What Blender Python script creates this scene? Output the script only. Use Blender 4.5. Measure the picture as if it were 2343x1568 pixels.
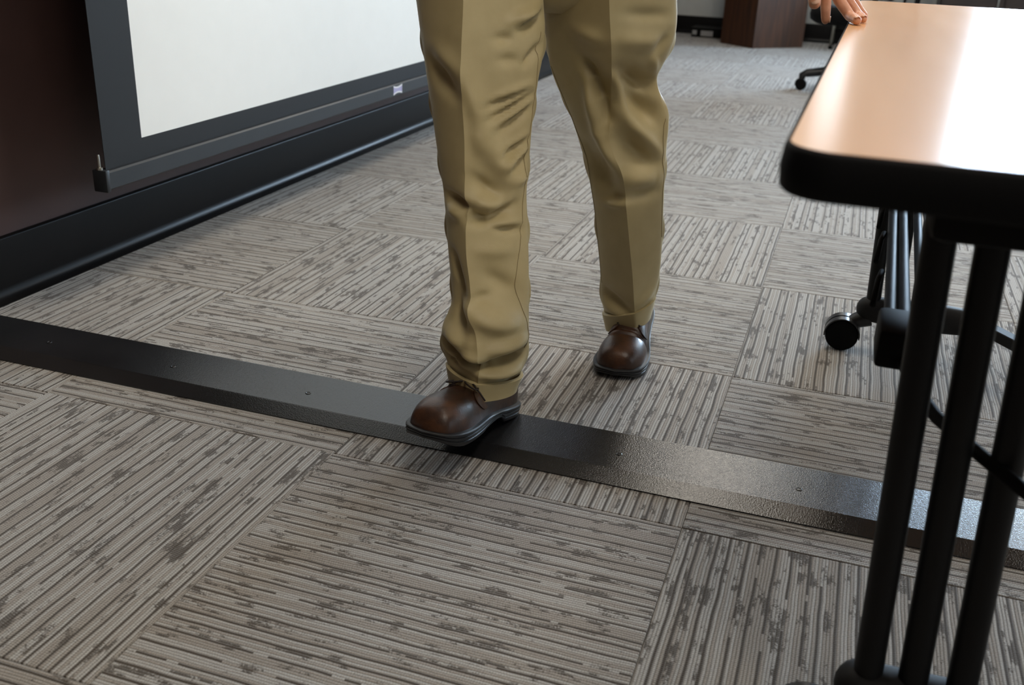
import bpy, bmesh, math, random
from mathutils import Vector, Matrix, Euler
random.seed(7)
PI = math.pi
for o in list(bpy.data.objects): bpy.data.objects.remove(o)
SC = bpy.context.scene
COL = SC.collection

# ------------------------------------------------------------------ camera
W, H, F = 2343.0, 1568.0, 2274.65
a, b, c = 0.3134, 1.1705, 0.0415
CAMR = Matrix.Rotation(a, 3, 'Z') @ Matrix.Rotation(b, 3, 'X') @ Matrix.Rotation(c, 3, 'Z')
CAMP = Vector((0.7538, -1.3440, 0.8619))
cam_d = bpy.data.cameras.new('camera'); cam = bpy.data.objects.new('camera', cam_d); COL.objects.link(cam)
cam_d.sensor_width = 23.6; cam_d.sensor_fit = 'HORIZONTAL'; cam_d.lens = F / W * 23.6
cam.matrix_world = Matrix.Translation(CAMP) @ CAMR.to_4x4()
cam_d.clip_start = 0.02
cam_d.dof.use_dof = True; cam_d.dof.focus_distance = 1.80; cam_d.dof.aperture_fstop = 3.6
SC.camera = cam

# ------------------------------------------------------------------ world, view, lights
wd = bpy.data.worlds.new('world'); SC.world = wd; wd.use_nodes = True
wd.node_tree.nodes['Background'].inputs[0].default_value = (0.62, 0.78, 1.0, 1)
wd.node_tree.nodes['Background'].inputs[1].default_value = 1.0
SC.view_settings.view_transform = 'Standard'; SC.view_settings.look = 'None'
SC.view_settings.gamma = 1.0; SC.view_settings.use_curve_mapping = False
SC.view_settings.exposure = 0.0
SC.cycles.max_bounces = 5; SC.cycles.diffuse_bounces = 3; SC.cycles.glossy_bounces = 3; SC.cycles.transmission_bounces = 2
SC.cycles.adaptive_threshold = 0.02
SC.cycles.caustics_reflective = False; SC.cycles.caustics_refractive = False
CEIL = 2.75
def troffer(x, y, power, sx=0.55, sy=1.15, col=(1.0, 0.915, 0.785)):
    l = bpy.data.lights.new('ceiling_troffer', 'AREA'); l.shape = 'RECTANGLE'; l.size = sx; l.size_y = sy
    l.energy = power; l.color = col
    o = bpy.data.objects.new('ceiling_troffer', l); o.location = (x, y, CEIL - 0.015); COL.objects.link(o)
TROFFERS = [(2.6, -2.5, 34), (1.15, -0.75, 22), (0.25, 1.25, 34), (2.6, 1.25, 24), (0.25, 5.0, 36), (2.6, 5.0, 20)]  # the second is an extra, added off the grid to top-light the trousers
for t in TROFFERS: troffer(*t)
WIN1 = 44.0   # daylight strength of the wide window
WIN2 = 3.2    # narrow side light
SIDEFILL = 2.2 # glow of the windows added in the unseen right-hand wall

# ------------------------------------------------------------------ pixel -> world helpers (measuring the photograph)
def ray(px, py): return CAMR @ Vector(((px - W / 2) / F, -(py - H / 2) / F, -1.0))
def onplane(px, py, n, q):
    d = ray(px, py); n = Vector(n); t = (Vector(q) - CAMP).dot(n) / d.dot(n); return CAMP + d * t
def onz(px, py, z): return onplane(px, py, (0, 0, 1), (0, 0, z))
def ony(px, py, y): return onplane(px, py, (0, 1, 0), (0, y, 0))

# ------------------------------------------------------------------ materials
def new_mat(name):
    m = bpy.data.materials.new(name); m.use_nodes = True
    return m, m.node_tree, m.node_tree.nodes['Principled BSDF']
class NG:
    def __init__(s, nt): s.nt = nt
    def n(s, t, **kw):
        x = s.nt.nodes.new(t)
        for k, v in kw.items(): setattr(x, k, v)
        return x
    def put(s, sock, v):
        if hasattr(v, 'is_output'): s.nt.links.new(v, sock)
        else: sock.default_value = v
    def m(s, op, *args):
        x = s.n('ShaderNodeMath', operation=op)
        for i, v in enumerate(args): s.put(x.inputs[i], v)
        return x.outputs[0]
    def xyz(s, x, y, z):
        q = s.n('ShaderNodeCombineXYZ')
        for i, v in enumerate((x, y, z)): s.put(q.inputs[i], v)
        return q.outputs[0]
    def noise(s, vec, scale, detail=2.0, rough=0.5):
        q = s.n('ShaderNodeTexNoise'); s.put(q.inputs['Vector'], vec); q.inputs['Scale'].default_value = scale
        q.inputs['Detail'].default_value = detail; q.inputs['Roughness'].default_value = rough
        return q.outputs['Fac']
    def white(s, w):
        q = s.n('ShaderNodeTexWhiteNoise', noise_dimensions='1D'); s.put(q.inputs['W'], w); return q.outputs['Value']
    def mix(s, f, A, B):
        q = s.n('ShaderNodeMix', data_type='RGBA'); s.put(q.inputs[0], f); s.put(q.inputs[6], A); s.put(q.inputs[7], B)
        return q.outputs[2]
    def bump(s, h, strength, dist):
        q = s.n('ShaderNodeBump'); s.put(q.inputs['Height'], h); q.inputs['Strength'].default_value = strength
        q.inputs['Distance'].default_value = dist; return q.outputs[0]
    def ramp(s, f, stops):
        q = s.n('ShaderNodeValToRGB'); s.put(q.inputs[0], f)
        e = q.color_ramp.elements
        e[0].position, e[0].color = stops[0][0], (*stops[0][1], 1); e[1].position, e[1].color = stops[-1][0], (*stops[-1][1], 1)
        for p_, c_ in stops[1:-1]:
            k = e.new(p_); k.color = (*c_, 1)
        return q.outputs[0]
def C4(r, g, b_): return (r, g, b_, 1.0)

def simple(name, col, rough=0.5, metal=0.0, spec=0.5, var=0.12, scale=14.0, bumps=None, coat=0.0, sheen=0.0, stretch=None):
    m, nt, p = new_mat(name); g = NG(nt)
    tc = g.n('ShaderNodeTexCoord').outputs['Object']
    vec = tc
    if stretch:
        mp = g.n('ShaderNodeMapping'); g.put(mp.inputs['Vector'], tc); mp.inputs['Scale'].default_value = stretch; vec = mp.outputs[0]
    f = g.noise(vec, scale, 4.0)
    lo = tuple(max(0, v * (1 - var)) for v in col); hi = tuple(v * (1 + var) for v in col)
    g.put(p.inputs['Base Color'], g.ramp(f, [(0.3, lo), (0.7, hi)]))
    p.inputs['Roughness'].default_value = rough; p.inputs['Metallic'].default_value = metal
    p.inputs['Specular IOR Level'].default_value = spec
    p.inputs['Coat Weight'].default_value = coat; p.inputs['Sheen Weight'].default_value = sheen
    if bumps:
        sc_, st_, ds_ = bumps
        g.put(p.inputs['Normal'], g.bump(g.noise(tc, sc_, 2.0), st_, ds_))
    return m

def carpet_material():
    m, nt, p = new_mat('carpet_loop_pile'); g = NG(nt)
    tc = g.n('ShaderNodeTexCoord').outputs['Object']
    sp = g.n('ShaderNodeSeparateXYZ'); g.put(sp.inputs[0], tc)
    u, v = sp.outputs[0], sp.outputs[1]
    rnd = g.n('ShaderNodeObjectInfo').outputs['Random']
    r50 = g.m('MULTIPLY', rnd, 53.0)
    jit = g.noise(g.xyz(g.m('MULTIPLY', u, 11.0), g.m('MULTIPLY', v, 24.0), r50), 1.0, 1.0)
    vv = g.m('ADD', v, g.m('MULTIPLY', g.m('SUBTRACT', jit, 0.5), 0.0045))
    rf = g.m('ADD', g.m('MULTIPLY', vv, 218.0), 1200.0)
    r = g.m('FLOOR', rf); f = g.m('FRACT', rf)
    f2 = g.m('SUBTRACT', g.m('MULTIPLY', f, 2.0), 1.0)
    rib = g.m('SUBTRACT', 1.0, g.m('MULTIPLY', f2, f2))
    h1 = g.white(g.m('ADD', r, g.m('MULTIPLY', rnd, 371.3)))
    grp = g.m('FLOOR', g.m('DIVIDE', r, 5.0))
    hg = g.white(g.m('ADD', grp, g.m('MULTIPLY', rnd, 913.7)))
    off = g.m('FLOOR', g.m('MULTIPLY', hg, 2.2))
    dl = g.m('COMPARE', g.m('SUBTRACT', r, g.m('MULTIPLY', grp, 5.0)), off, 0.3)
    brk = g.m('GREATER_THAN', g.noise(g.xyz(g.m('MULTIPLY', u, 9.0), g.m('MULTIPLY', r, 3.71), r50), 1.0, 1.0), 0.33)
    dl = g.m('MULTIPLY', g.m('MULTIPLY', dl, brk), g.m('LESS_THAN', g.m('ABSOLUTE', f2), 0.74))
    pn = g.noise(g.xyz(g.m('MULTIPLY', u, 15.0), g.m('MULTIPLY', r, 0.27), g.m('ADD', r50, 9.0)), 1.0, 1.0)
    pn2 = g.noise(g.xyz(g.m('MULTIPLY', u, 45.0), g.m('MULTIPLY', r, 5.3), r50), 1.0, 1.0)
    pv = g.m('ADD', g.m('ADD', pn, g.m('MULTIPLY', g.m('SUBTRACT', pn2, 0.5), 0.55)), g.m('MULTIPLY', g.m('SUBTRACT', g.noise(tc, 300.0, 1.0), 0.5), 0.35))
    mr = g.n('ShaderNodeMapRange'); g.put(mr.inputs[0], pv); mr.inputs[1].default_value = 0.60; mr.inputs[2].default_value = 0.69
    patch = g.m('MULTIPLY', mr.outputs[0], 0.88)
    dark = g.m('MAXIMUM', dl, patch)
    loop = g.m('SINE', g.m('ADD', g.m('MULTIPLY', u, 1700.0), g.m('MULTIPLY', h1, 40.0)))
    fl = g.noise(tc, 360.0, 2.0, 0.75)
    tan = g.m('GREATER_THAN', h1, 0.52)
    base = g.mix(tan, C4(0.415, 0.40, 0.375), C4(0.325, 0.295, 0.26))
    col = g.mix(dark, base, C4(0.060, 0.046, 0.033))
    gap = g.m('MULTIPLY', g.m('POWER', g.m('ABSOLUTE', f2), 3.0), 0.72)
    col = g.mix(gap, col, C4(0.085, 0.073, 0.06))
    shade = g.m('ADD', g.m('ADD', 0.50, g.m('MULTIPLY', fl, 1.15)), g.m('MULTIPLY', loop, 0.10))
    mm = g.n('ShaderNodeMix', data_type='RGBA', blend_type='MULTIPLY'); mm.inputs[0].default_value = 1.0
    g.put(mm.inputs[6], col); g.put(mm.inputs[7], shade)
    g.put(p.inputs['Base Color'], mm.outputs[2])
    hgt = g.m('ADD', rib, g.m('MULTIPLY', loop, 0.22))
    hgt = g.m('ADD', hgt, g.m('MULTIPLY', fl, 0.5))
    g.put(p.inputs['Normal'], g.bump(hgt, 0.7, 0.0011))
    p.inputs['Roughness'].default_value = 0.82; p.inputs['Specular IOR Level'].default_value = 0.35
    p.inputs['Sheen Weight'].default_value = 0.25; p.inputs['Sheen Roughness'].default_value = 0.45
    return m

def cloth_material():
    m, nt, p = new_mat('khaki_twill'); g = NG(nt)
    tc = g.n('ShaderNodeTexCoord').outputs['Object']
    f = g.noise(tc, 26.0, 4.0)
    g.put(p.inputs['Base Color'], g.ramp(f, [(0.25, (0.43, 0.345, 0.175)), (0.75, (0.48, 0.390, 0.205))]))
    wv = g.n('ShaderNodeTexWave'); mp = g.n('ShaderNodeMapping'); g.put(mp.inputs['Vector'], tc)
    mp.inputs['Rotation'].default_value = (0.3, 0.6, 0.5); g.put(wv.inputs['Vector'], mp.outputs[0]); wv.inputs['Scale'].default_value = 420
    h = g.m('ADD', g.m('MULTIPLY', wv.outputs['Fac'], 0.25), g.noise(tc, 700.0, 2.0))
    g.put(p.inputs['Normal'], g.bump(h, 0.16, 0.0006))
    p.inputs['Roughness'].default_value = 0.48; p.inputs['Specular IOR Level'].default_value = 0.36
    p.inputs['Sheen Weight'].default_value = 0.35; p.inputs['Sheen Roughness'].default_value = 0.35
    p.inputs['Sheen Tint'].default_value = (0.9, 0.85, 0.68, 1)
    return m

def leather_material():
    m, nt, p = new_mat('brown_leather'); g = NG(nt)
    tc = g.n('ShaderNodeTexCoord').outputs['Object']
    f = g.noise(tc, 22.0, 4.0)
    g.put(p.inputs['Base Color'], g.ramp(f, [(0.3, (0.017, 0.008, 0.005)), (0.52, (0.044, 0.018, 0.0085)), (0.75, (0.105, 0.040, 0.014))]))
    g.put(p.inputs['Normal'], g.bump(g.m('ADD', g.noise(tc, 260.0, 3.0), g.m('MULTIPLY', g.noise(tc, 45.0, 2.0), 1.2)), 0.18, 0.0015))
    g.put(p.inputs['Roughness'], g.m('ADD', 0.24, g.m('MULTIPLY', g.noise(tc, 30.0, 3.0), 0.26)))
    p.inputs['Specular IOR Level'].default_value = 0.5
    return m

def ramp_material():
    m, nt, p = new_mat('black_textured_powder_coat'); g = NG(nt)
    tc = g.n('ShaderNodeTexCoord').outputs['Object']
    vo = g.n('ShaderNodeTexVoronoi', feature='SMOOTH_F1'); g.put(vo.inputs['Vector'], tc); vo.inputs['Scale'].default_value = 430
    n1 = g.noise(tc, 640.0, 1.0)
    h = g.m('ADD', g.m('MULTIPLY', vo.outputs['Distance'], 0.8), n1)
    g.put(p.inputs['Normal'], g.bump(h, 0.24, 0.0010))
    g.put(p.inputs['Base Color'], g.ramp(g.noise(tc, 9.0, 3.0), [(0.3, (0.010, 0.010, 0.011)), (0.7, (0.016, 0.016, 0.017))]))
    p.inputs['Roughness'].default_value = 0.22; p.inputs['Specular IOR Level'].default_value = 0.65
    return m

def wood_material(name, lo, hi, rough, stretch, scale=3.0, coat=0.0, spec=0.5, detail=2.0):
    m, nt, p = new_mat(name); g = NG(nt)
    tc = g.n('ShaderNodeTexCoord').outputs['Object']
    mp = g.n('ShaderNodeMapping'); g.put(mp.inputs['Vector'], tc); mp.inputs['Scale'].default_value = stretch
    n1 = g.noise(mp.outputs[0], scale, detail, 0.55)
    g.put(p.inputs['Base Color'], g.ramp(n1, [(0.3, lo), (0.7, hi)]))
    p.inputs['Roughness'].default_value = rough; p.inputs['Coat Weight'].default_value = coat
    p.inputs['Coat Roughness'].default_value = 0.12; p.inputs['Specular IOR Level'].default_value = spec
    return m

def emit_material(name, col, strength):
    m = bpy.data.materials.new(name); m.use_nodes = True; nt = m.node_tree; nt.nodes.clear(); g = NG(nt)
    e = g.n('ShaderNodeEmission'); e.inputs[0].default_value = (*col, 1); e.inputs[1].default_value = strength
    o = g.n('ShaderNodeOutputMaterial'); nt.links.new(e.outputs[0], o.inputs[0]); return m

M = dict(
    carpet=carpet_material(), cloth=cloth_material(), leather=leather_material(), ramp=ramp_material(),
    screed=simple('floor_screed', (0.05, 0.045, 0.04), 0.9),
    wall_dark=simple('mauve_brown_wall_paint', (0.060, 0.030, 0.026), 0.6, var=0.05, bumps=(300, 0.1, 0.0006)),
    wall_light=simple('light_grey_wall_paint', (0.52, 0.53, 0.50), 0.6, var=0.03, bumps=(300, 0.1, 0.0006)),
    ceiling=simple('white_ceiling_tile', (0.52, 0.51, 0.49), 0.8, var=0.04),
    base=simple('black_vinyl_base', (0.0055, 0.005, 0.005), 0.30, var=0.1, spec=0.13, bumps=(90, 0.05, 0.0006)),
    screen_white=simple('matte_white_screen', (0.88, 0.89, 0.87), 0.75, var=0.01),
    screen_black=simple('black_screen_border', (0.007, 0.0077, 0.0088), 0.75, var=0.06),
    screen_bar=simple('charcoal_bar_enamel', (0.020, 0.0235, 0.028), 0.42, var=0.06),
    steel=simple('dull_steel', (0.45, 0.43, 0.38), 0.35, metal=1.0),
    badge_white=simple('badge_white', (0.85, 0.85, 0.88), 0.4, var=0.02),
    badge_lilac=simple('badge_lilac', (0.42, 0.40, 0.62), 0.4, var=0.04),
    top=wood_material('beech_laminate', (0.66, 0.36, 0.17), (0.76, 0.43, 0.215), 0.20, (6.0, 0.5, 1.0), 2.0, coat=0.0, spec=0.6),
    black=simple('black_moulded_edge', (0.0045, 0.0045, 0.005), 0.65, var=0.1, spec=0.1),
    black_metal=simple('black_enamelled_tube', (0.004, 0.004, 0.0045), 0.5, var=0.1, spec=0.2),
    rail=simple('dark_blue_grey_rail', (0.008, 0.009, 0.012), 0.5, var=0.1, spec=0.08),
    plastic=simple('black_caster_plastic', (0.012, 0.012, 0.013), 0.33, var=0.1),
    grey_cast=simple('grey_cast_foot', (0.014, 0.014, 0.0145), 0.6, spec=0.2, var=0.08),
    panel=simple('grey_modesty_panel', (0.055, 0.052, 0.050), 0.6, var=0.06),
    lectern=wood_material('dark_walnut_veneer', (0.026, 0.010, 0.004), (0.075, 0.027, 0.0095), 0.55, (9.0, 9.0, 0.8), 3.0, detail=6.0),
    rubber=simple('black_rubber_sole', (0.014, 0.014, 0.015), 0.42, var=0.15, bumps=(400, 0.2, 0.0008)),
    lace=simple('dark_brown_lace', (0.020, 0.010, 0.007), 0.6, var=0.2, bumps=(900, 0.4, 0.0008)),
    thread=simple('khaki_thread', (0.48, 0.38, 0.19), 0.6, var=0.05),
    seam=simple('dark_khaki_seam', (0.28, 0.215, 0.105), 0.7, var=0.1),
    skin=None, nail=simple('fingernail', (0.60, 0.37, 0.26), 0.42, var=0.05),
    shirt=simple('pale_blue_shirt_cotton', (0.32, 0.36, 0.42), 0.8, var=0.05), hair=simple('grey_brown_hair', (0.10, 0.08, 0.06), 0.6, var=0.3, scale=120),
    eye=simple('dark_eye', (0.03, 0.025, 0.02), 0.2),
    frame=simple('white_window_frame', (0.6, 0.6, 0.58), 0.45, var=0.03),
    case_grey=simple('pale_grey_sticker', (0.28, 0.28, 0.28), 0.5, var=0.06),
    seat=simple('black_chair_fabric', (0.006, 0.006, 0.0065), 0.85, var=0.2, spec=0.1, bumps=(500, 0.3, 0.001)),
    cabinet=wood_material('espresso_veneer', (0.018, 0.010, 0.007), (0.034, 0.018, 0.012), 0.4, (2.0, 2.0, 8.0)),
)
def skin_material():
    m, nt, p = new_mat('skin'); g = NG(nt)
    tc = g.n('ShaderNodeTexCoord').outputs['Object']
    g.put(p.inputs['Base Color'], g.ramp(g.noise(tc, 60.0, 4.0), [(0.3, (0.54, 0.245, 0.145)), (0.7, (0.66, 0.35, 0.225))]))
    g.put(p.inputs['Normal'], g.bump(g.noise(tc, 420.0, 3.0), 0.2, 0.0006))
    p.inputs['Roughness'].default_value = 0.45
    p.inputs['Subsurface Weight'].default_value = 0.15; p.inputs['Subsurface Radius'].default_value = (0.01, 0.004, 0.002)
    p.inputs['Subsurface Scale'].default_value = 0.6
    return m
M['skin'] = skin_material()
M['day_wide'] = emit_material('daylit_glass_wide', (0.60, 0.79, 1.0), WIN1)
M['day_narrow'] = emit_material('daylit_glass_narrow', (0.90, 0.95, 1.0), WIN2)
M['fill_side'] = emit_material('fill_glow_side', (0.80, 0.90, 1.0), SIDEFILL)

# ------------------------------------------------------------------ object helpers
def mesh_obj(name, bm, mat, parent=None, smooth=False, sharp=None):
    bmesh.ops.recalc_face_normals(bm, faces=bm.faces[:])
    me = bpy.data.meshes.new(name); bm.to_mesh(me); bm.free()
    if mat: me.materials.append(mat)
    if smooth:
        for pl in me.polygons: pl.use_smooth = True
        if sharp is not None: me.set_sharp_from_angle(angle=math.radians(sharp))
    o = bpy.data.objects.new(name, me); COL.objects.link(o)
    if parent: o.parent = parent; o.matrix_parent_inverse = Matrix.Translation(-parent.location) if parent.type == 'EMPTY' else Matrix()
    return o
def tag(o, label=None, cat=None, group=None, kind=None):
    if label: o['label'] = label
    if cat: o['category'] = cat
    if group: o['group'] = group
    if kind: o['kind'] = kind
    return o
def thing(name, label, cat, loc, group=None):
    o = bpy.data.objects.new(name, None); COL.objects.link(o); o.location = loc; o.empty_display_size = 0.05
    bpy.context.view_layer.update()
    return tag(o, label, cat, group)
def box(bm, lo, hi, bev=0.0, seg=2, mat=None):
    v0 = len(bm.verts)
    r = bmesh.ops.create_cube(bm, size=1.0)
    vs = r['verts']
    for v in vs:
        v.co = Vector([lo[i] + (v.co[i] + 0.5) * (hi[i] - lo[i]) for i in range(3)])
    if bev:
        es = set(e for v in vs for e in v.link_edges)
        bmesh.ops.bevel(bm, geom=list(es), offset=bev, segments=seg, affect='EDGES', profile=0.5)
    if mat is not None:
        bm.verts.ensure_lookup_table(); bmesh.ops.transform(bm, matrix=mat, verts=bm.verts[v0:])
def tube(bm, pts, rad, n=12, caps=True):
    pts = [Vector(q) for q in pts]; rads = rad if isinstance(rad, (list, tuple)) else [rad] * len(pts)
    rings = []; prev = None
    for i, q in enumerate(pts):
        t = (pts[min(i + 1, len(pts) - 1)] - pts[max(i - 1, 0)]).normalized()
        if prev is None:
            x = t.orthogonal().normalized()
        else:
            x = (prev - t * prev.dot(t)).normalized()
        prev = x; y = t.cross(x)
        rings.append([bm.verts.new(q + (x * math.cos(2 * PI * k / n) + y * math.sin(2 * PI * k / n)) * rads[i]) for k in range(n)])
    for A, B in zip(rings, rings[1:]):
        for k in range(n): bm.faces.new((A[k], A[(k + 1) % n], B[(k + 1) % n], B[k]))
    if caps: bm.faces.new(rings[0][::-1]); bm.faces.new(rings[-1])
def lathe(bm, prof, n=28, mat=None):
    v0 = len(bm.verts); rings = []
    for r, z in prof:
        rings.append([bm.verts.new((max(r, 1e-4) * math.cos(2 * PI * k / n), max(r, 1e-4) * math.sin(2 * PI * k / n), z)) for k in range(n)])
    for A, B in zip(rings, rings[1:]):
        for k in range(n): bm.faces.new((A[k], A[(k + 1) % n], B[(k + 1) % n], B[k]))
    bm.faces.new(rings[0][::-1]); bm.faces.new(rings[-1])
    if mat is not None:
        bm.verts.ensure_lookup_table(); bmesh.ops.transform(bm, matrix=mat, verts=bm.verts[v0:])
def prism(bm, pts, z0, z1):
    A = [bm.verts.new((x, y, z0)) for x, y in pts]; B = [bm.verts.new((x, y, z1)) for x, y in pts]
    n = len(pts)
    for k in range(n): bm.faces.new((A[k], A[(k + 1) % n], B[(k + 1) % n], B[k]))
    bm.faces.new(A[::-1]); bm.faces.new(B)
def extrude_profile(bm, prof, axis, t0, t1, flip=None):
    """prof: list of (a, z); axis 'y' -> a is x and it runs along y; 'x' -> a is y and it runs along x"""
    def P(q, t): return (q[0], t, q[1]) if axis == 'y' else (t, q[0], q[1])
    A = [bm.verts.new(P(q, t0)) for q in prof]; B = [bm.verts.new(P(q, t1)) for q in prof]; n = len(prof)
    for k in range(n): bm.faces.new((A[k], A[(k + 1) % n], B[(k + 1) % n], B[k]))
    bm.faces.new(A); bm.faces.new(B[::-1])
def one_box(name, lo, hi, mat, parent=None, bev=0.0, seg=2, smooth=False):
    bm = bmesh.new(); box(bm, lo, hi, bev, seg); return mesh_obj(name, bm, mat, parent, smooth=smooth, sharp=40 if smooth else None)

# ------------------------------------------------------------------ the room
S = 0.6096
WX, BY, RX, FY = -1.05, 8.0, 5.0, -4.4
floor = tag(one_box('floor', (WX - 0.2, FY - 0.2, -0.11), (RX + 0.2, BY + 0.2, -0.008), M['screed']), 'grey and brown striped carpet tile floor laid quarter turn', kind='structure')
# carpet tiles: each its own piece, laid quarter turn; recessed joints
bm = bmesh.new()
hs = S / 2 - 0.0004
prof = [(hs, -0.008), (hs, -0.0012), (hs - 0.0012, 0.0)]
rings = [[bm.verts.new((sx * r_, sy * r_, z_)) for sx, sy in ((1, 1), (-1, 1), (-1, -1), (1, -1))] for r_, z_ in prof]
for A_, B_ in zip(rings, rings[1:]):
    for k in range(4): bm.faces.new((A_[k], A_[(k + 1) % 4], B_[(k + 1) % 4], B_[k]))
bm.faces.new(rings[-1])
tile0 = mesh_obj('carpet_tile', bm, M['carpet'], floor)
first = True
for i in range(math.floor(WX / S), math.ceil(RX / S)):
    for j in range(math.floor(FY / S), math.ceil(BY / S)):
        o = tile0 if first else tile0.copy()
        if not first: COL.objects.link(o); o.parent = floor
        first = False
        rot = (PI / 2 if (i + j) % 2 == 0 else 0.0) + (PI if random.random() < 0.5 else 0.0)
        o.matrix_parent_inverse = Matrix()
        o.location = ((i + 0.5) * S, (j + 0.5) * S, random.uniform(-0.0003, 0.0))
        o.rotation_euler = (0, 0, rot)

tag(one_box('wall_left', (WX - 0.12, FY, 0.0), (WX, BY, CEIL), M['wall_dark']), 'dark mauve brown wall behind the projection screen', kind='structure')
bm = bmesh.new()
box(bm, (RX, FY, 0.0), (RX + 0.12, -1.7, CEIL)); box(bm, (RX, 0.6, 0.0), (RX + 0.12, 1.8, CEIL)); box(bm, (RX, -1.7, 0.0), (RX + 0.12, 0.6, 0.95)); box(bm, (RX, -1.7, 2.35), (RX + 0.12, 0.6, CEIL)); box(bm, (RX, 5.2, 0.0), (RX + 0.12, BY, CEIL))
box(bm, (RX, 1.8, 0.0), (RX + 0.12, 5.2, 0.95)); box(bm, (RX, 1.8, 2.35), (RX + 0.12, 5.2, CEIL))
tag(mesh_obj('wall_right', bm, M['wall_light']), 'light grey side wall with added fill light windows', kind='structure')
tag(one_box('wall_front', (WX, FY - 0.12, 0.0), (RX, FY, CEIL), M['wall_dark']), 'mauve brown wall behind the viewer', kind='structure')
tag(one_box('ceiling', (WX - 0.12, FY - 0.12, CEIL), (RX + 0.12, BY + 0.12, CEIL + 0.1), M['ceiling']), 'white ceiling', kind='structure')
# back wall with two window openings
WINS = [(0.40, 0.72, 1.05, 2.40, 'day_narrow'), (1.66, 3.9, 0.95, 2.45, 'day_wide')]
bm = bmesh.new()
xs = [WX - 0.12, 0.40, 0.72, 1.66, 3.9, RX + 0.12]
box(bm, (xs[0], BY, 0), (xs[1], BY + 0.14, CEIL)); box(bm, (xs[2], BY, 0), (xs[3], BY + 0.14, CEIL)); box(bm, (xs[4], BY, 0), (xs[5], BY + 0.14, CEIL))
for (x0, x1, z0, z1, k) in WINS:
    box(bm, (x0, BY, 0), (x1, BY + 0.14, z0)); box(bm, (x0, BY, z1), (x1, BY + 0.14, CEIL))
tag(mesh_obj('wall_back', bm, M['wall_light']), 'light grey wall at the far end of the room', kind='structure')
def window(n, lo, hi, axis, mat, mull):
    # lo/hi: opening corners along the wall axis and z; frame bars proud of the pane
    a0, z0 = lo; a1, z1 = hi
    def P(a_, d, z): return (a_, BY + d, z) if axis == 'x' else (RX + d, a_, z)
    def bb(bm, A, B):
        l = [min(A[i], B[i]) for i in range(3)]; h = [max(A[i], B[i]) for i in range(3)]; box(bm, l, h, 0.004, 1)
    bm = bmesh.new(); t = 0.045
    bb(bm, P(a0, 0.02, z0), P(a0 + t, 0.09, z1)); bb(bm, P(a1 - t, 0.02, z0), P(a1, 0.09, z1))
    bb(bm, P(a0 + t, 0.02, z0), P(a1 - t, 0.09, z0 + t)); bb(bm, P(a0 + t, 0.02, z1 - t), P(a1 - t, 0.09, z1))
    for k in range(1, mull):
        q = a0 + (a1 - a0) * k / mull; bb(bm, P(q - 0.02, 0.025, z0 + t), P(q + 0.02, 0.085, z1 - t))
    w = tag(mesh_obj('window_%d' % n, bm, M['frame']), 'unseen lit window in the wall', kind='structure')
    for k in range(mull):
        p0 = a0 + (a1 - a0) * k / mull; p1 = a0 + (a1 - a0) * (k + 1) / mull
        bm = bmesh.new(); bb(bm, P(p0 + 0.022, 0.05, z0 + t), P(p1 - 0.022, 0.058, z1 - t)); mesh_obj('pane', bm, mat, w)
window(1, (0.40, 1.05), (0.72, 2.40), 'x', M['day_narrow'], 1)
window(3, (1.8, 0.95), (5.2, 2.35), 'y', M['fill_side'], 4)  # added window, put in to light the screen and rim the legs
window(4, (-1.7, 0.95), (0.6, 2.35), 'y', M['fill_side'], 3)  # added window, put in to brighten the trouser fronts from the right
window(2, (1.66, 0.95), (3.9, 2.45), 'x', M['day_wide'], 3)

# vinyl base with a coved toe
def base_prof(x0, s):
    q = [(0, 0), (0, 0.150), (0.006, 0.150), (0.0095, 0.1475), (0.0105, 0.144), (0.0105, 0.034), (0.0125, 0.022), (0.018, 0.012), (0.026, 0.006), (0.031, 0.0025), (0.031, 0)]
    return [(x0 + s * a_, z_) for a_, z_ in q]
bm = bmesh.new(); extrude_profile(bm, base_prof(WX, 1), 'y', FY, BY - 0.031)
tag(mesh_obj('baseboard_left', bm, M['base'], smooth=True, sharp=50), 'glossy black vinyl base with a coved toe along the screen wall', kind='structure')
bm = bmesh.new(); extrude_profile(bm, base_prof(BY, -1), 'x', WX, RX)
tag(mesh_obj('baseboard_back', bm, M['base'], smooth=True, sharp=50), 'black vinyl base along the far wall', kind='structure')

# ------------------------------------------------------------------ floor cover strip
strip = thing('floor_cover_strip', 'long black textured metal strip screwed across the carpet under the walking shoe', 'floor strip', (0.4, 0.165, 0.0))
bm = bmesh.new()
prof = [(0.0795, 0.0), (0.0795, 0.0022), (0.112, 0.0135), (0.1145, 0.0142), (0.244, 0.0142), (0.2465, 0.0125), (0.2472, 0.0)]
extrude_profile(bm, prof, 'x', WX + 0.033, 3.4)
mesh_obj('cover_plate', bm, M['ramp'], strip)
bm = bmesh.new(); lathe(bm, [(0.0056, 0), (0.0056, 0.0006), (0.0045, 0.0012), (0.0036, 0.0012), (0.0030, 0.0004), (0.0001, 0.0004)], 16)
screw0 = mesh_obj('screw', bm, M['ramp'], strip)
for k, x in enumerate([-0.753 + 0.3055 * i for i in range(13)]):
    o = screw0 if k == 0 else screw0.copy()
    if k: COL.objects.link(o); o.parent = strip; o.matrix_parent_inverse = screw0.matrix_parent_inverse
    o.location = (x, 0.166, 0.0141)

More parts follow.
